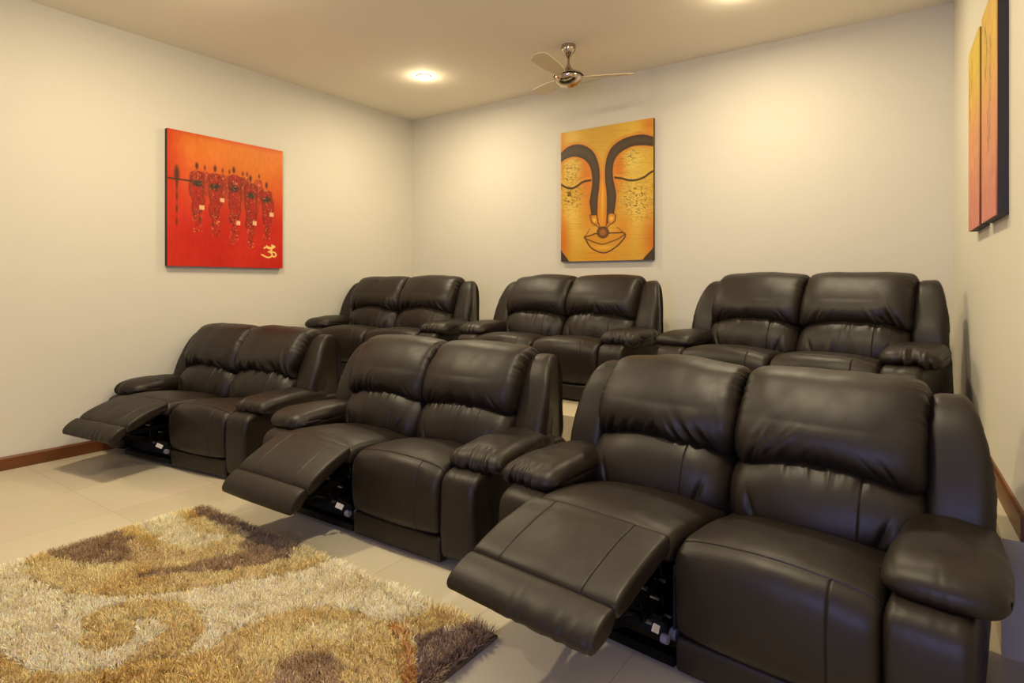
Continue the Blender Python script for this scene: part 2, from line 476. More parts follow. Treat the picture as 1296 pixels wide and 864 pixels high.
        def wl(V):
            W = V.copy(); v = np.clip(np.abs(V[..., 0]) / .30, 0, 1)
            k = np.clip((V[..., 2] - .40) / .22, 0, 1)
            W[..., 2] += .048 * (1 - v ** 2.2) * k
            low = np.clip((.46 - V[..., 2]) / .1, 0, 1)
            W[..., 2] += .02 * (1 - v ** 2) * low - .008 * low * v ** 3
            W[..., 1] += .030 * v ** 4 * np.clip((.62 - V[..., 1]) / .2, 0, 1)
            return W
        cushion('lumbar_cushion', lum, .650, .068, x0, R, nu=130, nv=120, crown=.014, disp=dl, warp=wl, seams=(.145,), sharp=2.6)
        def dh(X, Y, Z, sd=sd + 20):
            front = np.clip((.66 - Y) / .06, 0, 1)
            d = .007 * vnoise(X * 4.5, Z * 5, sd) + .002 * vnoise(X * 13, Z * 11, sd + 9)
            d += gather(X + .35 * (Z - .6) * np.sign(X), np.clip(Z - .63, 0, 1), sd + 2, 17, .085, .024) * front
            d += -.010 * np.exp(-((np.abs(X) - .245 + (Z - .62) * .6) / .009) ** 2) * np.exp(-((Z - .62) / .06) ** 2) * front
            d += -.006 * np.exp(-((np.abs(X) - .20 + (Z - .62) * .9) / .008) ** 2) * np.exp(-((Z - .62) / .045) ** 2) * front
            # gathers along both sides, strongest near the top corner
            side = .326 - np.abs(X)
            cr = vnoise(Z * 60 + Y * 40, np.sign(X) * 3 + X * 0, sd + 4)
            d += -.010 * np.abs(cr) * np.exp(-(np.maximum(side, 0) / .035) ** 1.4) * np.clip((Z - .76) / .1, 0.2, 1)
            return d
        def wh(V):
            W = V.copy(); v = np.clip(np.abs(V[..., 0]) / .305, 0, 1)
            k = np.clip((.80 - V[..., 2]) / .18, 0, 1)
            W[..., 2] += .048 * (1 - v ** 2.2) * k
            t = np.clip((V[..., 2] - .80) / .16, 0, 1)
            W[..., 2] += .006 * (1 - v ** 2) * t
            W[..., 0] *= 1 - .012 * t
            W[..., 1] += .022 * v ** 5 * np.clip((.75 - V[..., 1]) / .2, 0, 1)
            return W
        cushion('headrest_cushion', head, .652, .058, x0, R, nu=170, nv=150, crown=.014, disp=dh, warp=wh, sharp=3.)
    # --- wings, arms and arm pads
    wing = [(.60, .40), (.535, .41), (.505, .50), (.53, .62), (.585, .74), (.650, .850), (.715, .905), (.80, .912), (.87, .87), (.90, .78), (.895, .6), (.86, .42)]
    arm = [(-.018, .05), (-.036, .10), (-.044, .25), (-.040, .37), (-.018, .425), (.05, .45), (.4, .46), (.78, .46), (.84, .40), (.84, .05), (.4, .035)]
    pad = [(.090, .448), (.052, .458), (.040, .482), (.056, .512), (.10, .534), (.18, .546), (.30, .550), (.46, .546), (.58, .532), (.66, .50),
           (.66, .455), (.5, .435), (.3, .432), (.14, .434)]
    for s in (-1, 1):
        sd = seed * 91 + s * 7 + 300
        def dw(X, Y, Z, sd=sd):
            d = .006 * vnoise(X * 6, Z * 6, sd)
            d += gather(Y * .7 + X, np.clip(Z - .46, 0, 1), sd + 2, 20, .06, .006)
            cr = vnoise(Z * 55 + Y * 25, X * 0, sd + 4)
            out = X * (1 if s > 0 else -1)
            d += -.004 * np.abs(cr) * np.exp(-((.105 - out) / .03) ** 2)
            return d
        def ww(V, s=s):
            W = V.copy()
            t = np.clip((V[..., 2] - .45) / .45, 0, 1)
            W[..., 0] -= s * (.014 * t ** 1.5)
            out = np.clip(V[..., 0] * s / .1, -1, 1)
            W[..., 2] -= .010 * np.clip(out, 0, 1) ** 2 * t
            back = np.clip((V[..., 1] - .6) / .3, 0, 1)
            W[..., 0] -= s * .12 * back * np.clip(out, 0, 1)
            return W
        cushion('wing', wing, .195, .058, s * .735, R, nu=110, nv=26, crown=.007, disp=dw, warp=ww, sharp=3.4)
        def da(X, Y, Z, sd=sd + 30):
            return .004 * vnoise(X * 6 + Y * 5, Z * 6, sd) + gather(X, np.clip(.43 - Z, 0, 1), sd + 2, 30, .03, .003)
        ao = cushion('arm', arm, .205, .03, s * .703, R, nu=80, nv=22, crown=.006, disp=da)
        def dp(X, Y, Z, sd=sd + 60):
            d = .006 * vnoise(X * 7, Y * 6, sd) + .002 * vnoise(X * 19, Y * 19, sd + 1)
            fr = np.clip((.13 - Y) / .05, 0, 1)
            # gathered front nose
            d += gather(X, np.clip(Z - .455, 0, 1), sd + 3, 34, .075, .024) * fr
            d += gather(Y, np.clip(.155 - np.abs(X), 0, 1), sd + 5, 14, .03, .008) * (1 - fr)
            d += gather(X, np.clip(.62 - Y, 0, 1), sd + 8, 20, .07, .006)
            return d
        def wpd(V, s=s):
            W = V.copy()
            b = np.clip((V[..., 1] - .25) / .4, 0, 1)
            W[..., 0] = V[..., 0] * (1 - .22 * b) - s * .012 * b
            v = np.clip(np.abs(V[..., 0]) / .155, 0, 1)
            W[..., 2] -= .014 * v ** 2.5 * np.clip((V[..., 2] - .47) / .08, 0, 1)
            W[..., 1] += .022 * v ** 3 * np.clip((.2 - V[..., 1]) / .15, 0, 1)
            return W
        cushion('arm_pad', pad, .30, .050, s * .725, ao, nu=130, nv=60, crown=.010, disp=dp, warp=wpd, sharp=2.2)
    return R

R_ = math.radians
G1 = 'recliner sofas in the front row'; G2 = 'recliner sofas on the raised back row'
sofa((-4.46, 2.088, 0), R_(7.5), 'dark brown leather two-seat recliner with footrest out, by the wall under the red painting', G1, (2., .84), 1)
sofa((-2.473, 2.085, 0), R_(.9), 'dark brown leather two-seat recliner with footrest out, middle of the front row behind the rug', G1, (8., .82), 2)
sofa((-.706, 1.985, 0), R_(-5.6), 'largest, nearest brown leather recliner with footrest out, right of the rug', G1, (-1., 1.), 3)
sofa((-4.42, 3.83, PLAT), R_(8.5), 'closed brown leather recliner sofa in the far corner of the back row, under the downlight', G2, None, 4)
sofa((-2.624, 4.00, PLAT), R_(-1.4), 'closed brown leather recliner sofa under the golden face painting', G2, None, 5)
sofa((-.825, 3.96, PLAT), R_(-10.3), 'closed brown leather recliner sofa at the right end of the back row', G2, None, 6)

# ------------------------------------------------------------------ paintings
def inpoly(x, y, P):
    P = np.array(P); ins = np.zeros(x.shape, bool); j = len(P) - 1
    for i in range(len(P)):
        xi, yi = P[i]; xj, yj = P[j]
        c = ((yi > y) != (yj > y)) & (x < (xj - xi) * (y - yi) / (yj - yi + 1e-12) + xi)
        ins ^= c; j = i
    return ins

def dpoly(x, y, P, closed=False):
    P = [np.array(p, float) for p in P]
    if closed: P = P + [P[0]]
    d = np.full(x.shape, 1e9)
    for a, b in zip(P[:-1], P[1:]):
        ab = b - a; t = np.clip(((x - a[0]) * ab[0] + (y - a[1]) * ab[1]) / (ab @ ab + 1e-12), 0, 1)
        d = np.minimum(d, np.hypot(x - a[0] - t * ab[0], y - a[1] - t * ab[1]))
    return d

def smooth_line(P, n=8):
    return [tuple(p) for p in catmull(np.vstack([P, P[-1:]]), False, n)][: (len(P) - 1) * n + 1]

def mixc(img, mask, rgb):
    m = np.clip(mask, 0, 1)[..., None]; return img * (1 - m) + np.array(rgb, float) * m

def canvas(name, label, cat, w, hgt, th, img_fn, nx, ny, edge, loc, rz, group=None):
    """upright canvas facing local -Y, origin at its lower left rear corner on the wall"""
    R = empty(name, loc, rz, label, cat, group)
    a = np.linspace(0, 1, nx); b = np.linspace(0, 1, ny)
    A, B = np.meshgrid(a, b)
    img = np.clip(img_fn(A, B), 0, 255)
    X = A * w; Z = (1 - B) * hgt
    V = np.stack([X, np.full_like(X, -th - .001), Z], -1).reshape(-1, 3)
    i, j = np.meshgrid(np.arange(ny - 1), np.arange(nx - 1), indexing='ij')
    F = np.stack([i * nx + j, (i + 1) * nx + j, (i + 1) * nx + j + 1, i * nx + j + 1], -1).reshape(-1, 4)
    # a thin turned-over rim so that the painted cloth has thickness
    rim = [(0, -th + .004, 0), (w, -th + .004, 0), (w, -th + .004, hgt), (0, -th + .004, hgt)]
    k = len(V); V = np.vstack([V, rim])
    bl, br_, tr_, tl = (ny - 1) * nx, ny * nx - 1, nx - 1, 0
    F = np.vstack([F, [[bl, k, k + 1, br_], [br_, k + 1, k + 2, tr_], [tr_, k + 2, k + 3, tl], [tl, k + 3, k, bl]]])
    me = np_mesh('painted_canvas', V, F)
    c = img.reshape(-1, 3) / 255.
    c = np.where(c <= .04045, c / 12.92, ((c + .055) / 1.055) ** 2.4)
    at = me.color_attributes.new('paint', 'FLOAT_COLOR', 'POINT')
    cc = np.ones((len(V), 4), np.float32); cc[:len(c), :3] = c; cc[len(c):, :3] = c[[bl, br_, tr_, tl]]
    at.data.foreach_set('color', cc.ravel())
    link('painted_canvas', me, M['paint'], R)
    bm = bmesh.new(); box_bm(bm, Vector((w / 2, -(th - .004) / 2, hgt / 2)), (w, th - .004, hgt))
    bm_obj('stretcher_frame', bm, edge, R)
    return R

def fig_img(A, B):
    # orange sky to red ground, with a row of tall robed figures
    x = 90 + A * 620; y = 50 + B * 770
    n = vnoise(A * 5, B * 5, 3); n2 = vnoise(A * 60, B * 25, 5)
    t = np.clip((B - .12) / .55, 0, 1)
    top = np.array([212, 112, 30.]); bot = np.array([186, 26, 8.])
    img = top * (1 - t[..., None]) + bot * t[..., None]
    img = mixc(img, np.exp(-((A - .72) / .3) ** 2 - ((B - .18) / .2) ** 2) * .6, (214, 122, 24))
    img = mixc(img, np.clip(.16 - A, 0, 1) / .16 * .6, (190, 34, 6))
    img = mixc(img, np.clip(.04 - B, 0, 1) / .04 * .5, (196, 50, 10))
    img += (n * 7)[..., None] + (n2 * 4)[..., None]
    def body(cx, top_, bot_, wd, dark=1.):
        nonlocal img
        u = (y - top_) / (bot_ - top_)
        hw = wd * np.interp(u, [0, .04, .12, .35, .55, .75, 1], [.3, .9, 1, .95, .75, .5, .12])
        wob = 8 * vnoise(y / 40, x * 0, int(cx))
        m = np.clip(1.4 - np.abs(x - cx - wob) / (hw + 1e-3), 0, 1) * ((u > 0) & (u < 1))
        m = m * np.clip(1.15 - u * .9, 0, 1)
        img = mixc(img, np.clip(m * 1.5, 0, 1) * .75 * dark, (150, 22, 14))
        edge = np.exp(-((np.abs(x - cx - wob) - hw) / 4) ** 2) * ((u > 0) & (u < .7))
        img = mixc(img, edge * .55 * dark, (70, 28, 16))
        sp = vnoise(x / 5, y / 9, int(cx) + 2)
        img = mixc(img, m * np.clip(sp * 2 - .6, 0, 1) * .8, (70, 40, 24))
        img = mixc(img, m * np.clip(sp * -2 - 1.15, 0, 1) * 1.4, (214, 170, 120))
    for cx in (270, 362, 398, 472, 497, 566):
        body(cx, 262, 470, 20, .55)
        img = mixc(img, np.clip(1.6 - np.hypot((x - cx) / 6, (y - 240) / 15) * 1.2, 0, 1) * .8, (96, 40, 14))
    for cx, hy, by, ey in ((232, 236, 335, 620), (324, 236, 345, 640), (424, 226, 338, 680), (518, 262, 368, 700), (612, 290, 384, 640)):
        body(cx, hy + 28, ey, 34)
        img = mixc(img, np.clip(1.6 - np.hypot((x - cx + 2) / 8, (y - hy) / 20) * 1.2, 0, 1), (84, 38, 16))
        img = mixc(img, np.clip(1.3 - np.hypot((x - cx) / 26, (y - by) / 20), 0, 1) * 2 * (.6 + .6 * vnoise(x / 7, y / 7, 9)), (46, 38, 26))
        img = mixc(img, np.clip(vnoise(x / 4, y / 4, 8) * 2 - 1, 0, 1) * (np.hypot((x - cx) / 22, (y - by) / 16) < 1), (190, 170, 130))
        sp = np.clip(vnoise(x / 5, y / 6, int(cx)) * 2.4 - 1.1, 0, 1) * (np.abs(x - cx) < 24) * (y > by + 150) * (y < ey)
        img = mixc(img, sp, (206, 160, 96))
        sk = np.clip(vnoise(x / 6, y / 14, int(cx) + 1) * 2 - .5, 0, 1) * (np.abs(x - cx) < 20) * (y > by + 150) * (y < ey)
        img = mixc(img, sk * .8, (78, 44, 20))
    for cx, cy in ((255, 475), (360, 418), (447, 547), (540, 540), (640, 475)):
        img = mixc(img, ((np.abs(x - cx) < 12) & (np.abs(y - cy) < 13)).astype(float) * (.75 + .25 * vnoise(x / 3, y / 3, 1)), (240, 214, 160))
    # spear with cross bar on the left
    img = mixc(img, np.clip(1.5 - np.abs(x - 133) / 4.5, 0, 1) * (y > 250) * (y < 590) * (.55 + .4 * vnoise(x * 0, y / 18, 4)), (70, 36, 20))
    img = mixc(img, np.clip(1.5 - np.hypot((x - 133) / 12, (y - 300) / 42), 0, 1) * .9, (70, 36, 20))
    img = mixc(img, np.clip(1.4 - np.abs(y - 328) / 5, 0, 1) * (x < 205) * .9, (54, 34, 24))
    # gold sign in the lower right corner
    S = [smooth_line([(598, 694), (612, 686), (634, 690), (640, 706), (622, 716)]),
         smooth_line([(622, 716), (640, 722), (642, 742), (620, 752), (598, 744), (582, 736)]),
         smooth_line([(634, 722), (650, 716), (664, 722), (668, 736), (658, 746), (646, 742)]),
         smooth_line([(620, 690), (640, 694), (660, 682)], 4), smooth_line([(612, 680), (630, 690), (650, 680), (655, 676)], 4)]
    d = np.full(x.shape, 1e9)
    for s_ in S: d = np.minimum(d, dpoly(x, y, s_))
    d = np.minimum(d, np.hypot(x - 644, y - 673) - 1)
    img = mixc(img, np.clip((6.2 - d) / 2.5, 0, 1), (236, 200, 112))
    return img

def face_img(A, B):
    x = 72 + A * 476; y = 142 - 75 * A + B * (666 + 67 * A)
    n = vnoise(A * 4, B * 5, 11); n2 = vnoise(A * 12, B * 60, 12)
    img = np.zeros(x.shape + (3,)) + np.array([202, 158, 50.])
    img = mixc(img, np.clip(.5 + n * .8, 0, 1) * .5, (222, 182, 76))
    gold = lambda cx, cy, rx, ry, k, c: np.exp(-((x - cx) / rx) ** 2 - ((y - cy) / ry) ** 2) * k
    for cx, cy, rx, ry, k, c in ((130, 330, 45, 70, .8, (226, 200, 104)), (450, 290, 60, 80, .8, (226, 200, 96)), (120, 560, 55, 110, .7, (232, 204, 104)),
                                 (460, 520, 70, 130, .85, (230, 200, 96)), (140, 160, 50, 40, .5, (228, 196, 96)), (450, 120, 60, 50, .5, (226, 184, 66)),
                                 (215, 370, 35, 110, .9, (206, 110, 20)), (380, 330, 30, 100, .9, (210, 112, 18)), (225, 560, 50, 130, .6, (204, 116, 18)),
                                 (400, 640, 50, 100, .6, (206, 118, 20)), (80, 700, 40, 140, .8, (196, 96, 14)), (545, 690, 45, 120, .8, (196, 96, 14)),
                                 (76, 230, 22, 120, .6, (206, 112, 24)), (530, 100, 35, 50, .7, (204, 110, 20)), (300, 780, 120, 40, .6, (206, 128, 22))):
        img = mixc(img, gold(cx, cy, rx, ry, k, c), c)
    # craquelure
    cn = np.abs(vnoise(x / 17 + .6 * vnoise(x / 9, y / 9, 5), y / 13, 21)); cn2 = np.abs(vnoise(x / 24, y / 8, 22))
    reg = np.clip(gold(120, 460, 70, 90, 1, 0) + gold(470, 490, 80, 90, 1.2, 0) + gold(135, 330, 50, 60, .8, 0) + gold(430, 260, 70, 60, .7, 0), 0, 1)
    img = mixc(img, np.clip((.10 - np.minimum(cn, cn2)) / .05, 0, 1) * reg * .85, (96, 62, 14))
    ln = np.clip(vnoise(x / 60, y / 3.2, 33) * 2 - .9, 0, 1)
    img = mixc(img, ln * .35, (150, 104, 20))
    # brow and nose bands
    lo = [(60, 262), (72, 248), (110, 217), (160, 202), (210, 212), (250, 243), (273, 295), (282, 350), (279, 420), (272, 480), (269, 566)]
    li = [(235, 566), (232, 500), (238, 460), (246, 400), (243, 350), (230, 308), (200, 276), (150, 262), (100, 273), (72, 292), (60, 300)]
    ro = [(560, 172), (548, 168), (500, 155), (450, 161), (400, 178), (350, 215), (325, 262), (314, 320), (315, 400), (321, 450), (322, 540), (319, 614)]
    ri = [(358, 560), (362, 520), (366, 460), (359, 420), (350, 370), (351, 310), (366, 268), (400, 234), (450, 211), (500, 207), (548, 213), (560, 216)]
    nose = inpoly(x, y, [(282, 350), (314, 350), (320, 560), (330, 622), (300, 640), (272, 622), (270, 560)])
    img = mixc(img, nose.astype(float) * .9, (210, 140, 28))
    img = mixc(img, gold(298, 470, 7, 120, .8, 0), (228, 178, 60))
    for o_, i_ in ((lo, li), (ro, ri)):
        P = smooth_line(o_, 5) + smooth_line(i_, 5)
        band = inpoly(x, y, P).astype(float); d = dpoly(x, y, P, True)
        img = mixc(img, np.clip(1.15 - d / 20, 0, 1) * .6, (206, 112, 24))
        img = mixc(img, band, (66, 50, 34)); img = mixc(img, band * np.clip(d / 26, 0, 1) * .5, (92, 76, 56))
        img = mixc(img, np.clip(1.5 - d / 2.2, 0, 1) * .8, (60, 34, 14))
    # nostrils
    for cx, cy, rx, ry in ((256, 594, 20, 27), (344, 586, 21, 27)):
        e = np.hypot((x - cx) / rx, (y - cy) / ry)
        img = mixc(img, (e < 1) * 1., (206, 136, 34)); img = mixc(img, np.clip((.6 - e) / .4, 0, 1), (232, 180, 70))
        img = mixc(img, np.clip(1 - np.abs(e - 1) / .1, 0, 1) * .8, (104, 60, 20))
    for P in ([(236, 566), (240, 598), (262, 618), (282, 634), (300, 640), (318, 634), (338, 616), (360, 600), (366, 566)], [(270, 560), (274, 600), (284, 628)], [(322, 556), (324, 600), (314, 630)]):
        img = mixc(img, np.clip(1.6 - dpoly(x, y, smooth_line(P, 5)) / 2.4, 0, 1) * .9, (98, 52, 18))
    # mouth
    lips = smooth_line([(203, 680), (236, 672), (268, 663), (285, 678), (300, 684), (316, 678), (330, 662), (370, 660), (412, 665), (395, 705), (350, 745), (310, 763), (270, 755), (232, 730), (203, 680)], 5)
    img = mixc(img, inpoly(x, y, lips) * .85, (200, 136, 30))
    img = mixc(img, gold(305, 735, 50, 10, .9, 0), (226, 170, 60))
    img = mixc(img, np.clip(1.7 - dpoly(x, y, lips) / 2.8, 0, 1), (84, 46, 16))
    for P, wd in (([(203, 682), (236, 700), (268, 712), (300, 718), (340, 706), (380, 690), (410, 668)], 2.8), ([(230, 640), (215, 664), (203, 680)], 1.6), ([(375, 632), (395, 650), (412, 665)], 1.6)):
        img = mixc(img, np.clip(1.6 - dpoly(x, y, smooth_line(P, 5)) / wd, 0, 1) * .9, (96, 54, 20))
    e = np.hypot((x - 300) / 32, (y - 657) / 31)
    img = mixc(img, np.clip((1.05 - e) / .08, 0, 1), (98, 58, 24)); img = mixc(img, np.clip((.75 - e) / .4, 0, 1) * .8, (168, 104, 44))
    # closed eyes
    for P in ([(66, 402), (84, 414), (110, 426), (135, 428), (165, 415), (192, 396), (236, 386)], [(364, 372), (395, 378), (430, 388), (470, 387), (505, 374), (530, 354), (556, 338)]):
        L_ = smooth_line(P, 6)
        img = mixc(img, np.clip(1.6 - dpoly(x, y, L_) / 4.2, 0, 1), (58, 34, 16))
        L2 = [(px, py - 14) for px, py in L_]
        img = mixc(img, np.clip(1.3 - dpoly(x, y, L2) / 5, 0, 1) * .35, (230, 190, 90))
    img = mixc(img, inpoly(x, y, [(60, 730), (86, 765), (110, 795), (134, 830), (40, 830)]) * 1., (58, 44, 34))
    img = mixc(img, inpoly(x, y, [(560, 720), (535, 755), (508, 785), (484, 820), (570, 830)]) * 1., (58, 44, 34))
    return img

def plant_img(seed):
    def f(A, B):
        t = np.clip((B - .18) / .35, 0, 1)[..., None]
        img = np.array([206, 176, 40.]) * (1 - t) + np.array([208, 138, 92.]) * t
        t2 = np.clip((B - .6) / .4, 0, 1)[..., None]
        img = img * (1 - t2) + np.array([194, 112, 98.]) * t2
        if seed == 2: img = mixc(img, np.clip(.5 - B, 0, 1) * .8, (200, 140, 60))
        img += (vnoise(A * 8, B * 20, seed) * 7)[..., None]
        x = A * .43; y = B * .95
        stems = {1: [[(.06, .12), (.05, .22), (.07, .34)], [(.15, .10), (.14, .2)]],
                 2: [[(.12, .10), (.17, .18), (.13, .30)], [(.28, .20), (.27, .33)], [(.27, .42), (.25, .58)], [(.20, .50), (.21, .62)]]}[seed]
        for P in stems:
            d = dpoly(x, y, smooth_line(P, 5))
            img = mixc(img, np.clip(1.4 - d / .006, 0, 1) * .7, (124, 72, 30))
            for px, py in P:
                for a in (-.7, .7, 2.2, -2.4):
                    q = (px + .035 * math.cos(a), py + .05 * math.sin(a))
                    d = dpoly(x, y, [(px, py), q]); img = mixc(img, np.clip(1.3 - d / .007, 0, 1) * .55, (130, 70, 34))
        return img
    return f

# red canvas on the left wall: faces +X
canvas('painting', 'square red and orange painting of tall thin figures on the left wall', 'painting', 1.10, 1.175, .045,
       fig_img, 300, 320, M['canvas_edge'], (XL, 2.43, CAM_H + .147), math.pi / 2)
# golden face on the back wall
canvas('painting', 'golden painting of a serene face with closed eyes on the back wall', 'painting', 1.012, 1.345, .04,
       face_img, 300, 400, M['canvas_brown'], (-3.16, YB, CAM_H + .222), 0)
# two tall narrow canvases on the right wall: face -X
for k, (y_near, lab) in enumerate(((3.59, 'tall yellow to pink canvas on the right wall, the one nearer the corner'),
                                   (3.07, 'tall orange to pink canvas with brown plants, right wall, the one nearer the viewer'))):
    y_far = y_near + .43
    canvas('painting', lab, 'painting', y_far - y_near, .945, .04, plant_img(k + 1), 90, 180, M['canvas_edge'],
           (xr(y_far) + .0, y_far, CAM_H + .275), -math.pi / 2 + math.atan(.0505), 'pair of tall canvases on the right wall')

# ------------------------------------------------------------------ ceiling fan
FX, FY = -2.56, 4.47
fan = empty('ceiling_fan', (FX, FY, CEIL), 0, 'small polished metal ceiling fan hanging near the back wall', 'ceiling fan')
cz = 0.
lathe('canopy', [(0, 0), (.062, 0), (.064, -.02), (.055, -.055), (.032, -.085), (.016, -.10), (0, -.10)], M['chrome'], fan)
lathe('rod', [(0, -.09), (.012, -.09), (.011, -.15), (.014, -.165), (.040, -.215), (.058, -.235), (0, -.235)], M['chrome'], fan)
lathe('motor_housing', [(0, -.225), (.075, -.230), (.112, -.245), (.125, -.268), (.124, -.290), (.108, -.318), (.075, -.345), (.035, -.360), (0, -.362)], M['chrome'], fan)
lathe('trim_ring', [(.118, -.262), (.130, -.266), (.130, -.274), (.118, -.278)], M['black_metal'], fan)
def blade(ang):
    bm = bmesh.new(); n = 12; r0, r1 = .10, .56
    rows = []
    for i in range(n + 1):
        t = i / n; r = r0 + (r1 - r0) * t
        wdt = .035 + .035 * math.sin(min(1, t * 1.6) * math.pi / 2) - (.05 * max(0, (t - .88) / .12) ** 2)
        tilt = math.radians(13)
        row = []
        for s, dz in ((-1, .003), (1, .003), (1, -.003), (-1, -.003)):
            y = s * wdt; z = -.275 + s * wdt * math.sin(tilt) + dz + .02 * t
            row.append(bm.verts.new((r * math.cos(ang) - y * math.sin(ang), r * math.sin(ang) + y * math.cos(ang), z)))
        rows.append(row)
    for a, b in zip(rows[:-1], rows[1:]):
        for k in range(4): bm.faces.new((a[k], a[(k + 1) % 4], b[(k + 1) % 4], b[k]))
    bm.faces.new(rows[0]); bm.faces.new(rows[-1])
    return bm_obj('blade', bm, M['blade'], fan)
for a in (32, 152, 272): blade(R_(a))

# ------------------------------------------------------------------ recessed downlights
def downlight(x, y, lab, fixture=True, power=60., fill=.08):
    if fixture:
        R = empty('ceiling_downlight', (x, y, CEIL), 0, lab, 'ceiling light', 'recessed ceiling downlights')
        lathe('trim_ring', [(.054, -.001), (.072, -.001), (.074, -.006), (.068, -.010), (.056, -.008), (.054, -.001)], M['white_ring'], R)
        lathe('lens', [(.055, -.003), (.055, -.012), (.048, -.024), (.034, -.032), (.016, -.036), (0, -.037)], M['lamp'], R)
    ld = bpy.data.lights.new('downlight_lamp', 'AREA'); ld.energy = power; ld.shape = 'DISK'; ld.size = .11
    ld.color = (1., .85, .56)
    lo = bpy.data.objects.new('downlight_lamp', ld); COL.objects.link(lo); lo.location = (x, y, CEIL - .045)
    ld = bpy.data.lights.new('ceiling_fill', 'POINT'); ld.energy = power * fill; ld.shadow_soft_size = .05; ld.color = (1., .85, .56)  # point light added under each downlight to brighten ceiling and walls
    lo = bpy.data.objects.new('ceiling_fill', ld); COL.objects.link(lo); lo.location = (x, y, CEIL - .10)
LP = 40.
downlight(-4.11, 4.30, 'glowing round downlight in the ceiling near the back left corner', True, LP * .85)
downlight(-1.11, 4.30, 'round downlight cut by the top edge of the picture, above the right sofas', True, LP * .85)
for x in (-3.75, -1.11):
    downlight(x, 1.75, '', False, LP * 1.1, .6)

# daylight through the window behind the camera
ld = bpy.data.lights.new('window_daylight', 'AREA'); ld.shape = 'RECTANGLE'; ld.size = .9; ld.size_y = 1.25
ld.energy = 75; ld.color = (.38, .44, 1.)
lo = bpy.data.objects.new('window_daylight', ld); COL.objects.link(lo)
lo.location = (wcx, YF - .10, wcz)
lo.rotation_euler = (math.pi / 2, 0, 0)

# ------------------------------------------------------------------ shag rug
RX0, RX1, RY0, RY1 = -3.46, -1.32, .22, 1.775
REG = {
 'gold_swoosh': [(-3.36, 0.92), (-3.18, 0.90), (-3.02, 0.92), (-2.83, 0.99), (-2.72, 1.06), (-2.61, 1.16), (-2.54, 1.26), (-2.47, 1.36), (-2.42, 1.44), (-2.37, 1.49), (-2.30, 1.64), (-2.28, 1.80), (-2.48, 1.85), (-2.89, 1.85), (-3.18, 1.85), (-3.60, 1.88), (-3.60, 1.41), (-3.55, 1.02), (-3.42, .93)],
 'dark_leaf': [(-3.45, 1.03), (-3.50, 1.21), (-3.50, 1.33), (-3.29, 1.34), (-3.11, 1.29), (-3.03, 1.23), (-3.05, 1.19), (-3.17, 1.09), (-3.25, 1.06)],
 'tan_fade': [(-3.33, 1.34), (-3.11, 1.34), (-2.92, 1.41), (-2.90, 1.44), (-2.89, 1.34), (-3.01, 1.23)],
 'cream_top': [(-3.50, 1.42), (-3.50, 1.63), (-3.24, 1.57), (-3.12, 1.55), (-2.90, 1.61), (-2.92, 1.45), (-3.14, 1.41)],
 'dark_top': [(-3.43, 1.72), (-3.52, 1.78), (-3.45, 1.85), (-3.21, 1.85), (-2.92, 1.85), (-2.69, 1.82), (-2.53, 1.79), (-2.46, 1.67), (-2.50, 1.57), (-2.59, 1.53), (-2.78, 1.62), (-2.84, 1.72), (-3.01, 1.70), (-3.15, 1.68), (-3.31, 1.68)],
 'taupe_stripe': [(-2.88, 1.15), (-2.86, 1.23), (-2.77, 1.33), (-2.74, 1.46), (-2.68, 1.59), (-2.58, 1.58), (-2.53, 1.64), (-2.48, 1.60), (-2.51, 1.50), (-2.56, 1.47), (-2.61, 1.39), (-2.72, 1.30), (-2.79, 1.20)],
 'gold_mid': [(-2.68, 1.01), (-2.61, 1.12), (-2.47, 1.19), (-2.32, 1.19), (-2.20, 1.14), (-2.14, 1.07), (-2.11, 1.00), (-2.21, 0.91), (-2.14, 0.83), (-2.19, 0.80), (-2.24, 0.87), (-2.26, 0.94), (-2.34, 1.07), (-2.45, 1.06), (-2.51, 1.01), (-2.56, 0.94), (-2.53, 0.87), (-2.67, 0.91)],
 'gold_leaf': [(-2.48, 0.83), (-2.56, 0.88), (-2.56, 0.94), (-2.51, 1.02), (-2.42, 1.00), (-2.34, 0.93), (-2.38, 0.86)],
 'gold_bottom_left': [(-2.91, 0.60), (-2.66, 0.66), (-2.56, 0.67), (-2.45, 0.69), (-2.32, 0.76), (-2.25, 0.84), (-2.21, 0.90), (-2.20, 0.95), (-2.11, 1.00), (-1.93, 0.93), (-1.83, 0.79), (-2.33, 0.13), (-3.1, .13)],
 'gold_big': [(-2.11, 1.00), (-2.08, 1.11), (-2.11, 1.20), (-2.11, 1.26), (-2.10, 1.32), (-2.05, 1.42), (-1.97, 1.50), (-1.85, 1.55), (-1.74, 1.56), (-1.68, 1.58), (-1.65, 1.63), (-1.62, 1.69), (-1.63, 1.82), (-1.46, 1.82), (-1.41, 1.80), (-1.50, 1.63), (-1.53, 1.56), (-1.36, 1.38), (-1.20, 1.19), (-1.2, .1), (-2.3, .1), (-1.95, .8)],
 'dark_corner': [(-1.53, 1.57), (-1.50, 1.63), (-1.45, 1.69), (-1.43, 1.82), (-1.22, 1.82), (-1.22, 1.58), (-1.22, 1.27), (-1.26, 1.24), (-1.36, 1.38)],
 'dark_low': [(-1.81, 1.26), (-1.75, 1.31), (-1.66, 1.31), (-1.54, 1.25), (-1.46, 1.20), (-1.53, 1.09), (-1.69, 1.09), (-1.80, 1.17)],
 'light_big': [(-1.90, 1.38), (-1.81, 1.53), (-1.71, 1.52), (-1.68, 1.42), (-1.76, 1.36), (-1.91, 1.32)],
 'orange_rim': [(-1.70, 1.57), (-1.66, 1.59), (-1.58, 1.56), (-1.48, 1.50), (-1.36, 1.38), (-1.24, 1.25), (-1.27, 1.23), (-1.39, 1.36), (-1.50, 1.47), (-1.63, 1.54)],
}
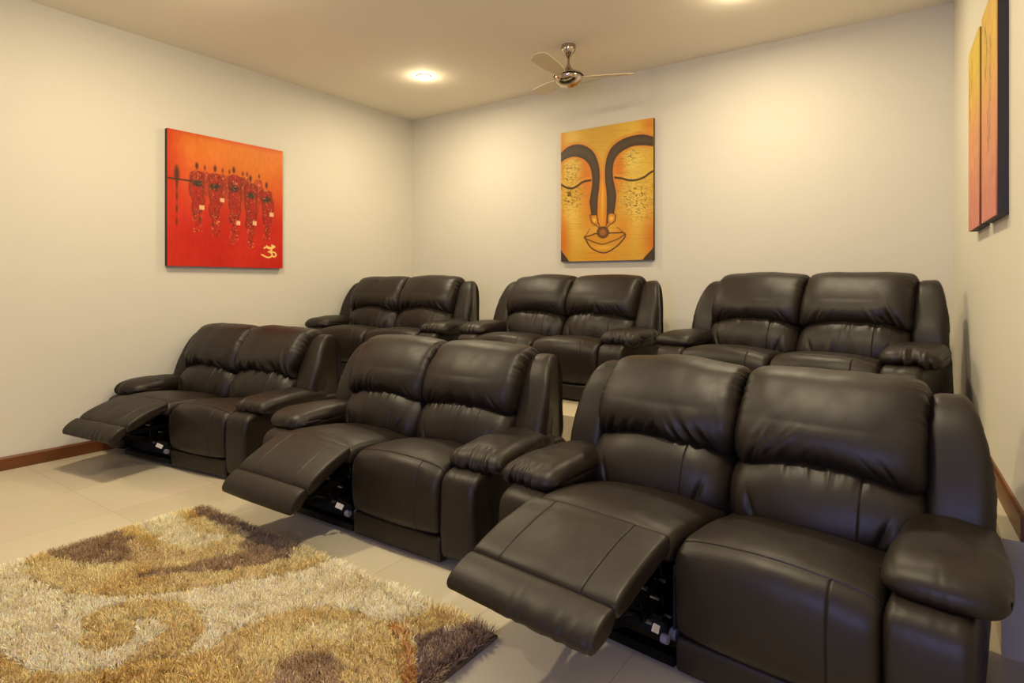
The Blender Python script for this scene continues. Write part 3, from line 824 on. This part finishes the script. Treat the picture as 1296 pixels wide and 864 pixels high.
TONE = {'gold_swoosh': (212, 190, 138), 'dark_leaf': (152, 128, 96), 'tan_fade': (198, 174, 128), 'cream_top': (238, 218, 176), 'dark_top': (150, 128, 100),
        'taupe_stripe': (160, 136, 102), 'gold_mid': (206, 182, 126), 'gold_leaf': (206, 182, 126), 'gold_bottom_left': (200, 174, 114),
        'gold_big': (208, 184, 128), 'dark_corner': (140, 118, 98), 'dark_low': (172, 148, 112), 'light_big': (228, 206, 156), 'orange_rim': (192, 152, 94)}
def rug_tone(x, y):
    wx = x + .022 * vnoise(x * 45, y * 45, 71); wy = y + .022 * vnoise(x * 45, y * 45, 72)
    c = np.zeros(x.shape + (3,)) + np.array([243, 221, 182.])
    c = mixc(c, np.clip(.5 + vnoise(x * 5, y * 5, 40), 0, 1) * .5, (226, 206, 168))
    hgt = np.ones(x.shape)
    for k, P in REG.items():
        m = inpoly(wx, wy, P); c = mixc(c, m.astype(float), TONE[k])
        if k in ('gold_swoosh', 'gold_big', 'gold_bottom_left', 'gold_leaf', 'gold_mid', 'orange_rim'):
            d = dpoly(x, y, P, True); hgt = np.minimum(hgt, .45 + .55 * np.clip(d / .014, 0, 1))
        if k.startswith('gold'):
            c = mixc(c, m * np.clip(vnoise(x * 7, y * 7, 44) * 1.5, 0, 1) * .6, (230, 210, 156))
            c = mixc(c, m * np.clip(vnoise(x * 6 + 9, y * 6, 45) * 1.5, 0, 1) * .5, (192, 158, 88))
    c = mixc(c, np.clip(vnoise(x * 60, y * 60, 46) * 1.6 - .5, 0, 1) * .35, (244, 224, 180))
    return c, hgt
rng = np.random.default_rng(7)
NT = 240000
px = rng.uniform(RX0 + .01, RX1 - .01, NT); py = rng.uniform(RY0 + .01, RY1 - .01, NT)
px = rng.uniform(RX0 + .01, RX1 - .01, NT); py = rng.uniform(RY0 + .01, RY1 - .01, NT)
tone, hg = rug_tone(px, py)
Ln = (.030 + .012 * rng.random(NT)) * hg
# lean: coherent clumps + randomness
la = 2 * math.pi * vnoise(px * 14, py * 14, 81) + rng.normal(0, .9, NT)
lean = np.clip(.45 + .3 * rng.normal(0, 1, NT), .05, 1.1)
edge = np.minimum(np.minimum(px - RX0, RX1 - px), np.minimum(py - RY0, RY1 - py))
ox = np.where(px - RX0 < .03, -1, np.where(RX1 - px < .03, 1, 0)); oy = np.where(py - RY0 < .03, -1, np.where(RY1 - py < .03, 1, 0))
dx = np.cos(la) * lean + ox * .5; dy = np.sin(la) * lean + oy * .5
az = rng.uniform(0, math.pi, NT); hw = .0012 + .0008 * rng.random(NT)
sx, sy = np.cos(az) * hw, np.sin(az) * hw
z0 = .010
def lvl(t, bend, k):
    zz = z0 + Ln * t * (1 - .25 * bend * lean)
    xx = px + dx * Ln * bend; yy = py + dy * Ln * bend
    return xx, yy, np.maximum(zz, .008), k
P = []
for (t, bend, k) in ((0, 0, 1.), (.55, .28, 1.15), (1., .85, .45)):
    xx, yy, zz, k = lvl(t, bend, k)
    P.append(np.stack([xx - sx * k, yy - sy * k, zz], 1)); P.append(np.stack([xx + sx * k, yy + sy * k, zz], 1))
V = np.stack(P, 1).reshape(-1, 3)
b = np.arange(NT)[:, None] * 6
F = np.concatenate([b + np.array([[0, 1, 3, 2]]), b + np.array([[2, 3, 5, 4]])])
me = np_mesh('pile', V, F)
col = tone * 1.12 / 255. * (1 + .13 * rng.normal(0, 1, NT))[:, None]
col = np.clip(col, 0.02, 1); col = np.where(col <= .04045, col / 12.92, ((col + .055) / 1.055) ** 2.4)
cc = np.ones((NT, 6, 4), np.float32); cc[:, :, :3] = col[:, None, :]
at = me.color_attributes.new('paint', 'FLOAT_COLOR', 'POINT'); at.data.foreach_set('color', cc.ravel())
rug = empty('shag_rug', ((RX0 + RX1) / 2, (RY0 + RY1) / 2, 0), 0, 'shaggy rug with cream, gold and brown swirls on the tiled floor', 'rug')
inv = Vector((-(RX0 + RX1) / 2, -(RY0 + RY1) / 2, 0))
pile = link('pile', me, M['yarn'], rug); pile.location = inv; pile['kind'] = 'stuff'
# backing, coloured like the yarn above it
nx, ny = 180, 130
ax, ay = np.meshgrid(np.linspace(RX0, RX1, nx), np.linspace(RY0, RY1, ny))
tn, _ = rug_tone(ax, ay)
V = np.concatenate([np.stack([ax, ay, np.full_like(ax, .011)], -1).reshape(-1, 3), np.stack([ax, ay, np.full_like(ax, .001)], -1).reshape(-1, 3)])
i, j = np.meshgrid(np.arange(ny - 1), np.arange(nx - 1), indexing='ij')
Q = np.stack([i * nx + j, i * nx + j + 1, (i + 1) * nx + j + 1, (i + 1) * nx + j], -1).reshape(-1, 4)
o = nx * ny
ring = [(0, k) for k in range(nx)] + [(k, nx - 1) for k in range(1, ny)] + [(ny - 1, k) for k in range(nx - 2, -1, -1)] + [(k, 0) for k in range(ny - 2, 0, -1)]
ri_ = np.array([a * nx + b_ for a, b_ in ring]); r2 = np.roll(ri_, -1)
S = np.stack([ri_, ri_ + o, r2 + o, r2], 1)
me = np_mesh('backing', V, np.vstack([Q, Q[:, ::-1] + o, S]))
c = np.clip(np.tile(tn.reshape(-1, 3) * .8, (2, 1)) / 255., 0, 1); c = np.where(c <= .04045, c / 12.92, ((c + .055) / 1.055) ** 2.4)
cc = np.ones((len(V), 4), np.float32); cc[:, :3] = c
at = me.color_attributes.new('paint', 'FLOAT_COLOR', 'POINT'); at.data.foreach_set('color', cc.ravel())
bk = link('backing', me, M['yarn'], rug); bk.location = inv

# ------------------------------------------------------------------ world, camera, view
w = bpy.data.worlds.new('world'); SC.world = w; w.use_nodes = True
w.node_tree.nodes['Background'].inputs[0].default_value = (.45, .55, .9, 1); w.node_tree.nodes['Background'].inputs[1].default_value = .1
cd = bpy.data.cameras.new('camera'); cam = bpy.data.objects.new('camera', cd); COL.objects.link(cam)
FPX = 750.
cd.sensor_fit = 'HORIZONTAL'; cd.sensor_width = 36; cd.lens = 36 * FPX / 1296; cd.clip_start = .02
cd.shift_y = -(432 - 358) / 1296.
cam.location = (0, 0, CAM_H)
cam.rotation_euler = (math.pi / 2, 0, math.atan(530 / 750.))
SC.camera = cam
SC.view_settings.view_transform = 'Standard'; SC.view_settings.look = 'None'
SC.view_settings.gamma = 1; SC.view_settings.use_curve_mapping = False
SC.view_settings.exposure = 0.
